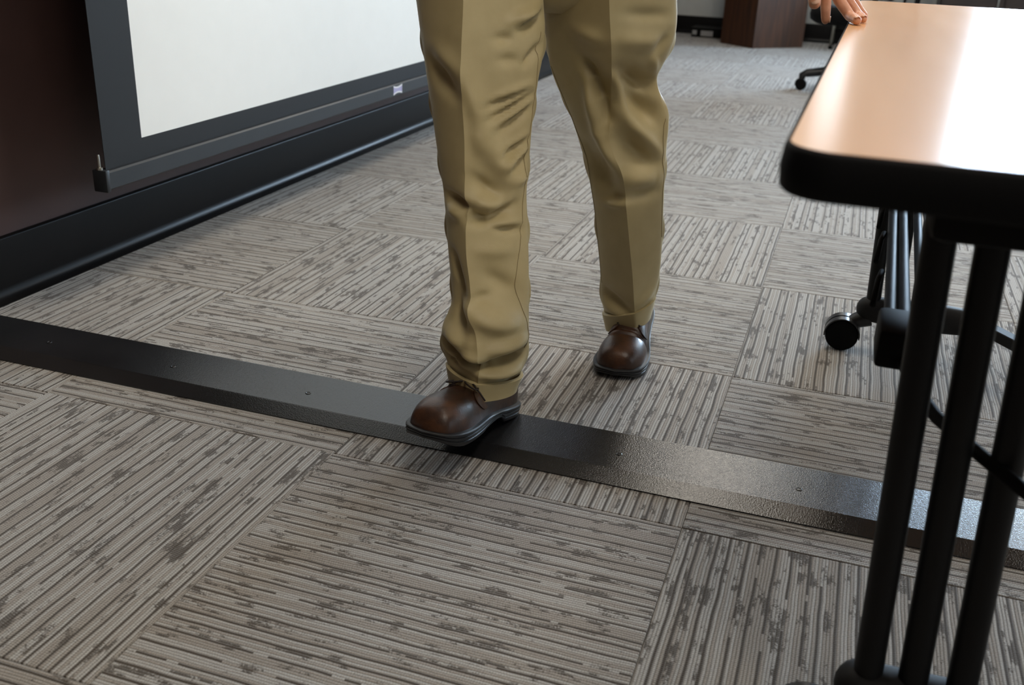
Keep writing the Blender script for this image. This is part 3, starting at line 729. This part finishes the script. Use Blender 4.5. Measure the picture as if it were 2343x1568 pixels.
# seat and waist of the trousers
hip_c = Vector((0.185, 0.505, 0)); n = 64; rings = []
for z, ax_, ay_ in ((0.715, 0.105, 0.075), (0.735, 0.155, 0.10), (0.765, 0.195, 0.118), (0.82, 0.198, 0.125), (0.90, 0.192, 0.128), (0.98, 0.178, 0.122), (1.03, 0.172, 0.118)):
    rings.append([bm.verts.new((hip_c.x + 0.012 + ax_ * math.copysign(abs(math.cos(q)) ** 0.85, math.cos(q)), hip_c.y + ay_ * math.sin(q), z)) for q in [2 * PI * k / n for k in range(n)]])
for A_, B_ in zip(rings, rings[1:]):
    for k in range(n): bm.faces.new((A_[k], A_[(k + 1) % n], B_[(k + 1) % n], B_[k]))
bm.faces.new(rings[0][::-1]); bm.faces.new(rings[-1])
trousers = mesh_obj('trousers', bm, M['cloth'], per, smooth=True)

# turn-up cuffs
def make_cuff(sil_l, sil_r, crease, anch, top, bot, depth, tilt_t, tilt_b):
    bm = bmesh.new(); nr = 10
    def tl(py): return tilt_t + (tilt_b - tilt_t) * (py - top) / (bot - top)
    surf, sec, rg = make_leg(bm, sil_l, sil_r, crease, anch, [], top, bot, [(top, tilt_t), (bot, tilt_b)], depth, nrow=nr, ncol=96, kink=0.30, pad=0.0042)
    n = len(rg[0])
    # fold the rim inward at the top and underneath
    for ring, dz in ((rg[0], 0.0015), (rg[-1], 0.002)):
        c_ = sum((v.co for v in ring), Vector()) / n
        inner = [bm.verts.new(v.co + (c_ - v.co).normalized() * 0.006 + Vector((0, 0, dz))) for v in ring]
        for k in range(n): bm.faces.new((ring[k], ring[(k + 1) % n], inner[(k + 1) % n], inner[k]))
    return mesh_obj('cuff', bm, M['cloth'], trousers, smooth=True, sharp=60)
def link_child(o, parent):
    o.parent = parent; o.matrix_parent_inverse = Matrix()
make_cuff(F_L, F_R, F_C, f_anch, 844, 886, [(830, 0.92), (890, 0.94)], 13, 6)
make_cuff(B_L, B_R, B_C, b_anch, 699, 740, [(680, 0.98), (745, 1.02)], -15, -12)
# seams running down the inside and outside of the legs
def seam(surf, pts, mat, r=0.00055):
    bm = bmesh.new(); tube(bm, [surf(py, th, 0.0004) for py, th in pts], r, 6); return mesh_obj('seam', bm, mat, trousers, smooth=True)
def th_at(sec, px, py):
    L, R, pl, pr = sec(py); return math.asin(max(-0.98, min(0.98, (px - (pl + pr) / 2) / ((pr - pl) / 2))))
def px_seam(surf, sec, pts):
    tb = [(y, x) for x, y in pts]; y0, y1 = tb[0][0], tb[-1][0]; nn = 70
    dense = [(smoothtab(tb, y0 + (y1 - y0) * k / nn), y0 + (y1 - y0) * k / nn) for k in range(nn + 1)]
    seam(surf, [(y, th_at(sec, x, y)) for x, y in dense], M['seam'])
px_seam(surfF, secF, [(1236, 70), (1229, 150), (1226, 190), (1216, 270), (1207, 320), (1200, 380), (1196, 440), (1192, 520), (1183, 590), (1180, 640), (1190, 690), (1204, 750), (1205, 790)])
px_seam(surfB, secB, [(1262, 150), (1292, 225), (1322, 300), (1345, 380), (1358, 460), (1368, 560), (1377, 640)])
px_seam(surfB, secB, [(1527, 270), (1518, 310), (1516, 360), (1519, 400), (1516, 450), (1514, 540)])

# -- shoes
def shoe(heel, yaw, pitch, bend, roll=0.0):
    L = 0.302
    def W_(s):   # half width of the upper
        return smoothtab([(0.0, 0.012), (0.012, 0.026), (0.04, 0.0335), (0.09, 0.0335), (0.14, 0.0365), (0.19, 0.0455), (0.225, 0.0495), (0.255, 0.0485), (0.28, 0.041), (0.293, 0.030), (0.302, 0.0)], s)
    def H_(s):
        return smoothtab([(0.0, 0.062), (0.02, 0.083), (0.06, 0.086), (0.10, 0.070), (0.135, 0.062), (0.17, 0.058), (0.20, 0.055), (0.235, 0.053), (0.27, 0.046), (0.29, 0.034), (0.302, 0.006)], s)
    def off(s): return 0.006 * math.sin(PI * min(1, s / 0.30)) * (1 if roll >= 0 else -1)
    rot = Matrix.Rotation(yaw, 4, 'Z') @ Matrix.Rotation(-pitch, 4, 'Y')
    base_ = Matrix.Translation(heel) @ rot
    def place(p):
        x, y, z = p
        if bend:   # the heel lifts about the ball of the foot
            xb = 0.212
            if x < xb:
                w_ = min(1.0, (xb - x) / 0.05); an = bend * (w_ * w_ * (3 - 2 * w_))
                dx, dz = x - xb, z
                x, z = xb + dx * math.cos(an) + dz * math.sin(an), dz * math.cos(an) - dx * math.sin(an)
        return base_ @ Vector((x, y, z))
    ss = [0.0, 0.004, 0.012, 0.024, 0.04, 0.06, 0.08, 0.10, 0.115, 0.13, 0.145, 0.158, 0.164, 0.168, 0.171, 0.174, 0.177, 0.180, 0.183, 0.187, 0.191, 0.195, 0.198, 0.201, 0.204, 0.207, 0.210, 0.213, 0.216, 0.219, 0.222, 0.226, 0.23, 0.24, 0.25, 0.26, 0.27, 0.278, 0.285, 0.291, 0.296, 0.2995, 0.3015]
    z0 = 0.026
    bm = bmesh.new(); n = 28; rings = []
    for s in ss:
        ring = []
        for k in range(n + 1):
            q = PI * k / n; cq, sq = math.cos(q), math.sin(q)
            ex = 0.72 if s > 0.15 else 0.85
            y = W_(s) * math.copysign(abs(cq) ** ex, cq); z = z0 - 0.004 + (H_(s) - 0.004) * abs(sq) ** 0.85
            if s < 0.15:   # ankle narrows towards the collar
                y *= 1 - 0.32 * (z / 0.11) ** 2
            if bend:       # flex wrinkles across the vamp
                z -= (0.0085 * math.exp(-((s - 0.213 + 0.010 * cq * cq) / 0.0055) ** 2) + 0.006 * math.exp(-((s - 0.190 - 0.012 * cq) / 0.006) ** 2)) * max(0.0, sq) ** 0.5
            ring.append(bm.verts.new(place((s, y + off(s), z))))
        rings.append(ring)
    for A_, B_ in zip(rings, rings[1:]):
        for k in range(n): bm.faces.new((A_[k], A_[k + 1], B_[k + 1], B_[k]))
    bm.faces.new(rings[0]); bm.faces.new(rings[-1][::-1])
    up = mesh_obj('shoe', bm, M['leather'], per, smooth=True, sharp=80)
    # quarters: leather flaps lying on the vamp either side of the laces
    def top_pt(s, q, lift):
        cq, sq = math.cos(q), math.sin(q); ex = 0.72 if s > 0.15 else 0.85
        y = W_(s) * math.copysign(abs(cq) ** ex, cq); z = z0 - 0.004 + (H_(s) - 0.004) * abs(sq) ** 0.85
        if s < 0.15: y *= 1 - 0.32 * (z / 0.11) ** 2
        return (s, y + off(s) + lift * cq, z + lift * sq)
    for sd in (0, 1):
        bm = bmesh.new(); grid = []
        for i in range(11):
            row = []
            f_ = i / 10
            q0 = 0.30 + 0.0 * f_; q1 = PI / 2 - 0.10
            q = q0 + (q1 - q0) * f_
            smax = 0.166 + 0.030 * math.sin(PI * min(1, f_ * 1.05)) ** 0.8 - 0.012 * f_ * f_
            for j in range(8):
                s = 0.06 + (smax - 0.06) * j / 7
                qq = q if sd == 0 else PI - q
                row.append((bm.verts.new(place(top_pt(s, qq, 0.0022))), bm.verts.new(place(top_pt(s, qq, 0.0003)))))
            grid.append(row)
        for i in range(10):
            for j in range(7):
                for l_ in (0, 1): bm.faces.new((grid[i][j][l_], grid[i + 1][j][l_], grid[i + 1][j + 1][l_], grid[i][j + 1][l_]))
        for i in range(10): bm.faces.new((grid[i][7][0], grid[i + 1][7][0], grid[i + 1][7][1], grid[i][7][1]))
        for j in range(7):
            for i in (0, 10): bm.faces.new((grid[i][j][0], grid[i][j + 1][0], grid[i][j + 1][1], grid[i][j][1]))
        mesh_obj('quarter', bm, M['leather'], up, smooth=True, sharp=50)
    if bend: bow = ()
    else: bow = (-1, 1)
    # laces: two rows and a bow (on the trailing shoe the bow is under the turn-up)
    bm = bmesh.new()
    for s in (0.160, 0.173):
        tube(bm, [place(top_pt(s, PI / 2 - 0.45 + 0.9 * k / 8, 0.0042 + 0.001 * math.sin(PI * k / 8))) for k in range(9)], 0.0016, 8)
    for sg in bow:
        pts = []
        for k in range(17):
            t = k / 16 * 2 * PI
            pts.append(place((0.172 + 0.010 * math.sin(t) + 0.005 * (1 - math.cos(t)) , sg * 0.0155 * (1 - math.cos(t)) + off(0.15), 0.0845 + 0.004 * math.sin(t * 0.5) - 0.011 * (1 - math.cos(t)) * 0.5)))
        tube(bm, pts, 0.0015, 8)
        tube(bm, [place((0.172, 0 + off(0.15), 0.0855)), place((0.178, sg * 0.014, 0.0835)), place((0.182, sg * 0.030, 0.073)), place((0.180, sg * 0.041, 0.061))], 0.0015, 8)
    mesh_obj('lace', bm, M['lace'], up, smooth=True)
    # storm welt and ridged rubber sole
    def outline(d, cnt=60):
        pts = []
        for k in range(cnt):
            t = 2 * PI * k / cnt; s = L / 2 - (L / 2) * math.cos(t)
            w_ = W_(min(max(s, 0.0), L)) if 0 < t < PI else -W_(min(max(s, 0.0), L))
            pts.append(((s, w_ + off(s)), t))
        out = []
        P2 = [Vector(p[0]) for p in pts]
        for k in range(cnt):
            a_, b2 = P2[k - 1], P2[(k + 1) % cnt]; tg = (b2 - a_).normalized(); nr = Vector((-tg.y, tg.x))
            cen = Vector((L / 2, 0.0))
            if nr.dot(P2[k] - cen) < 0: nr = -nr
            out.append(P2[k] + nr * d)
        return out
    def zbot(s):   # heel block and arch underneath
        return 0.0 if s < 0.082 else (0.011 if s < 0.105 else 0.011 * max(0.0, 1 - (s - 0.105) / 0.06)) + (0.012 * max(0, (s - 0.25) / 0.052) ** 2)
    bm = bmesh.new(); loops = []
    for d, fz in ((-0.004, 0.0), (0.0035, 0.0), (0.005, 0.10), (0.005, 0.30), (0.0038, 0.34), (0.0038, 0.38), (0.0062, 0.42), (0.0062, 0.60), (0.0045, 0.64), (0.0045, 0.68), (0.0070, 0.72), (0.0070, 0.88), (0.0055, 0.96), (0.0005, 1.0), (-0.006, 1.0)):
        loop = []
        for q in outline(d):
            s = min(max(q.x, 0.0), L); zb_ = zbot(s); zt_ = 0.025
            loop.append(bm.verts.new(place((q.x, q.y, zb_ + (zt_ - zb_) * fz))))
        loops.append(loop)
    for A_, B_ in zip(loops, loops[1:]):
        m_ = len(A_)
        for k in range(m_): bm.faces.new((A_[k], A_[(k + 1) % m_], B_[(k + 1) % m_], B_[k]))
    for lp, rv in ((loops[0], True), (loops[-1], False)):
        m_ = len(lp); h_ = m_ // 2
        for k in range(h_ - 0):
            i0, i1, j0, j1 = k, k + 1, (m_ - k) % m_, (m_ - k - 1) % m_
            vs = [lp[i0], lp[i1], lp[j1], lp[j0]]
            vs = [v for ii, v in enumerate(vs) if v not in vs[:ii]]
            if len(vs) >= 3:
                try: bm.faces.new(vs)
                except ValueError: pass
    mesh_obj('sole', bm, M['rubber'], up, smooth=True, sharp=35)
    return up
# heading: shoe length runs from heel towards the viewer
shoe(Vector((0.229, 0.262, 0.0085)), math.radians(-99.0), math.radians(12.0), 0.0, roll=-1)
shoe(Vector((0.366, 0.792, 0.0005)), math.radians(-87.0), 0.0, math.radians(13), roll=1)

# -- body: one continuous surface grown from joints
def sphere_pts(c_, r, n=10):
    pts = []
    for i in range(1, n):
        ph = PI * i / n
        for k in range(2 * n):
            th = PI * k / n; pts.append(Vector(c_) + Vector((math.sin(ph) * math.cos(th), math.sin(ph) * math.sin(th), math.cos(ph))) * r)
    pts += [Vector(c_) + Vector((0, 0, r)), Vector(c_) - Vector((0, 0, r))]
    return pts
def capsule(bm, A_, ra, B_, rb):
    vs = [bm.verts.new(p) for p in sphere_pts(A_, ra) + sphere_pts(B_, rb)]
    r = bmesh.ops.convex_hull(bm, input=vs)
    bad = [v for v in r['geom_interior'] if isinstance(v, bmesh.types.BMVert)] + [v for v in r['geom_unused'] if isinstance(v, bmesh.types.BMVert)]
    if bad: bmesh.ops.delete(bm, geom=list(set(bad)), context='VERTS')
def chain(bm, jts):
    for (A_, ra), (B_, rb) in zip(jts, jts[1:]): capsule(bm, A_, ra, B_, rb)
def grown(name, bm, voxel, mat, parent, smooth_it=3):
    me = bpy.data.meshes.new('tmp'); bm.to_mesh(me); bm.free()
    o = bpy.data.objects.new('tmp', me); COL.objects.link(o)
    rm = o.modifiers.new('r', 'REMESH'); rm.mode = 'VOXEL'; rm.voxel_size = voxel; rm.use_smooth_shade = True
    sm = o.modifiers.new('s', 'SMOOTH'); sm.iterations = smooth_it; sm.factor = 0.5
    dg = bpy.context.evaluated_depsgraph_get(); ev = o.evaluated_get(dg)
    m2 = bpy.data.meshes.new_from_object(ev); bpy.data.objects.remove(o); bpy.data.meshes.remove(me)
    m2.name = name; m2.materials.clear(); m2.materials.append(mat)
    for pl in m2.polygons: pl.use_smooth = True
    q = bpy.data.objects.new(name, m2); COL.objects.link(q); q.parent = parent
    q.matrix_parent_inverse = Matrix.Translation(-parent.location)
    return q
V = Vector
bm = bmesh.new()
# left hand (right of frame): middle and ring fingertips press on the table top, index hangs over the edge
zt_ = TZ
tipA = onz(1961, 47, zt_ + 0.0075); tipB = onz(1976, 43, zt_ + 0.0075)
mcpI, mcpM, mcpR, mcpP = ony(1878, -52, 0.452), ony(1896, -56, 0.470), ony(1913, -56, 0.490), ony(1926, -50, 0.512)
wrist = V((0.628, 0.500, 0.878))
chain(bm, [(mcpM, 0.0115), (ony(1921, 2, 0.470), 0.0098), (ony(1944, 36, 0.468), 0.0088), (tipA, 0.0075)])
chain(bm, [(mcpR, 0.0110), (ony(1938, -2, 0.493), 0.0094), (ony(1962, 33, 0.490), 0.0084), (tipB, 0.0072)])
chain(bm, [(mcpI, 0.0112), (ony(1890, -8, 0.446), 0.0094), (ony(1889, 22, 0.446), 0.0086), (ony(1889, 46, 0.448), 0.0074)])
chain(bm, [(mcpP, 0.0098), (ony(1947, -10, 0.520), 0.0082), (ony(1966, 22, 0.525), 0.0074), (ony(1978, 36, 0.527), 0.0065)])
chain(bm, [(wrist, 0.021), (ony(1858, -92, 0.455), 0.017), (ony(1860, -38, 0.430), 0.0125), (ony(1863, -8, 0.420), 0.0110), (ony(1864, 8, 0.416), 0.0098)])
for mc, r_ in ((mcpI, 0.013), (mcpM, 0.0135), (mcpR, 0.013), (mcpP, 0.0115)): capsule(bm, wrist, 0.021, mc, r_)
capsule(bm, mcpI, 0.0125, mcpM, 0.0125); capsule(bm, mcpM, 0.0125, mcpR, 0.0125); capsule(bm, mcpR, 0.012, mcpP, 0.011)
elbow, shld = V((0.555, 0.600, 1.115)), V((0.405, 0.535, 1.385))
chain(bm, [(wrist, 0.024), (V((0.585, 0.555, 1.0)), 0.037), (elbow, 0.040), (V((0.48, 0.575, 1.25)), 0.048), (shld, 0.060), (V((0.30, 0.52, 1.42)), 0.06), (V((0.205, 0.515, 1.44)), 0.060)])
# right arm swings back
rw = V((-0.085, 0.60, 0.86))
chain(bm, [(V((0.205, 0.515, 1.44)), 0.060), (V((0.10, 0.52, 1.42)), 0.06), (V((-0.005, 0.535, 1.385)), 0.060), (V((-0.06, 0.60, 1.11)), 0.041), (V((-0.08, 0.61, 1.0)), 0.036), (rw, 0.024)])
palm = V((-0.085, 0.575, 0.79))
capsule(bm, rw, 0.024, palm, 0.026)
for k in range(4):
    b_ = palm + V((0.004, -0.030 + 0.020 * k, -0.012))
    chain(bm, [(b_, 0.0105), (b_ + V((0.004, -0.004, -0.036)), 0.0092), (b_ + V((0.013, -0.006, -0.060 - 0.004 * (1 - abs(k - 1.5)))), 0.0082), (b_ + V((0.024, -0.006, -0.076)), 0.0072)])
chain(bm, [(rw, 0.019), (palm + V((0.012, -0.034, 0.012)), 0.014), (palm + V((0.020, -0.048, -0.014)), 0.011), (palm + V((0.022, -0.052, -0.038)), 0.009)])
# trunk, neck, head
chain(bm, [(V((0.195, 0.505, 0.90)), 0.135), (V((0.195, 0.505, 1.02)), 0.130), (V((0.20, 0.51, 1.20)), 0.130), (V((0.205, 0.515, 1.34)), 0.115)])
capsule(bm, V((0.10, 0.515, 1.32)), 0.095, V((0.305, 0.515, 1.32)), 0.095)
chain(bm, [(V((0.205, 0.515, 1.42)), 0.062), (V((0.205, 0.505, 1.53)), 0.056), (V((0.205, 0.490, 1.60)), 0.062)])
capsule(bm, V((0.205, 0.495, 1.67)), 0.082, V((0.205, 0.505, 1.70)), 0.088); capsule(bm, V((0.205, 0.452, 1.59)), 0.042, V((0.205, 0.47, 1.66)), 0.066)
capsule(bm, V((0.205, 0.404, 1.665)), 0.010, V((0.205, 0.385, 1.632)), 0.014)
for sg in (-1, 1): capsule(bm, V((0.205 + sg * 0.083, 0.505, 1.675)), 0.014, V((0.205 + sg * 0.080, 0.505, 1.635)), 0.011)
capsule(bm, V((0.188, 0.407, 1.598)), 0.008, V((0.222, 0.407, 1.598)), 0.008)
# legs inside the trousers
def leg_chain(sec, rows, hip):
    out = [(hip, 0.080)]
    for py, r_ in rows:
        L_, R_, _, _ = sec(py); out.append(((L_ + R_) / 2 + V((0, 0.028, 0)), r_))
    return out
chain(bm, leg_chain(secF, [(60, 0.050), (380, 0.026), (600, 0.026), (840, 0.026)], V((0.13, 0.50, 0.88))))
chain(bm, leg_chain(secB, [(60, 0.050), (380, 0.024), (560, 0.024), (700, 0.024)], V((0.26, 0.51, 0.88))))
body = grown('body', bm, 0.0032, M['skin'], per)
# fingernails
def nail(P, axis, up, L_, w_):
    axis = axis.normalized(); side = up.cross(axis).normalized(); up = axis.cross(side).normalized()
    bm = bmesh.new(); g_ = []
    for i in range(6):
        row = []
        for j in range(7):
            a_ = (j / 6 * 2 - 1); l_ = i / 5
            ww = w_ * (1 if l_ < 0.7 else math.sqrt(max(0.05, 1 - ((l_ - 0.7) / 0.34) ** 2)))
            row.append(bm.verts.new(P + axis * (L_ * (l_ - 0.5)) + side * (ww * a_) + up * (-0.0022 * a_ * a_ + 0.0004)))
        g_.append(row)
    for i in range(5):
        for j in range(6): bm.faces.new((g_[i][j], g_[i][j + 1], g_[i + 1][j + 1], g_[i + 1][j]))
    o = mesh_obj('fingernail', bm, M['nail'], body, smooth=True)
    o.matrix_parent_inverse = Matrix.Identity(4)
    md = o.modifiers.new('t', 'SOLIDIFY'); md.thickness = 0.0006
axA = tipA - ony(1944, 36, 0.468); axB = tipB - ony(1962, 33, 0.490)
nail(tipA + V((0, 0, 0.0062)) + axA.normalized() * 0.002, axA, V((0, 0, 1)), 0.010, 0.0055)
nail(tipB + V((0, 0, 0.0060)) + axB.normalized() * 0.002, axB, V((0, 0, 1)), 0.010, 0.0052)
thT, thM = ony(1864, 8, 0.416), ony(1863, -8, 0.420)
nail(ony(1864, 2, 0.4185) + V((0.001, -0.0103, 0.001)), thT - thM, V((0.05, -1, 0.1)), 0.013, 0.0068)
nail(ony(1889, 44, 0.448) + V((0.0076, 0.001, 0)), V((0, 0, -1)), V((1, 0.1, 0)), 0.010, 0.0050)
# shirt over trunk and sleeves, hair, eyes
bm = bmesh.new()
chain(bm, [(V((0.195, 0.505, 1.00)), 0.150), (V((0.20, 0.51, 1.20)), 0.146), (V((0.205, 0.515, 1.34)), 0.128)])
capsule(bm, V((0.10, 0.515, 1.32)), 0.108, V((0.305, 0.515, 1.32)), 0.108)
chain(bm, [(V((0.205, 0.515, 1.42)), 0.075), (V((0.205, 0.512, 1.475)), 0.067)])
chain(bm, [(V((0.30, 0.52, 1.40)), 0.075), (shld, 0.074), (V((0.48, 0.575, 1.25)), 0.066), (elbow, 0.058), (V((0.585, 0.555, 1.0)), 0.052), (V((0.618, 0.512, 0.915)), 0.038)])
chain(bm, [(V((0.10, 0.52, 1.40)), 0.075), (V((-0.005, 0.535, 1.385)), 0.074), (V((-0.035, 0.57, 1.25)), 0.066), (V((-0.06, 0.60, 1.11)), 0.058), (V((-0.08, 0.61, 1.0)), 0.052), (V((-0.083, 0.602, 0.90)), 0.038)])
grown('shirt', bm, 0.008, M['shirt'], per)
bm = bmesh.new(); capsule(bm, V((0.205, 0.522, 1.685)), 0.088, V((0.205, 0.522, 1.72)), 0.090)
grown('hair', bm, 0.006, M['hair'], per)
for sg in (-1, 1):
    bm = bmesh.new(); bmesh.ops.create_uvsphere(bm, u_segments=12, v_segments=8, radius=0.012)
    bmesh.ops.translate(bm, verts=bm.verts, vec=(0.205 + sg * 0.032, 0.421, 1.668)); mesh_obj('eye', bm, M['eye'], per, smooth=True)
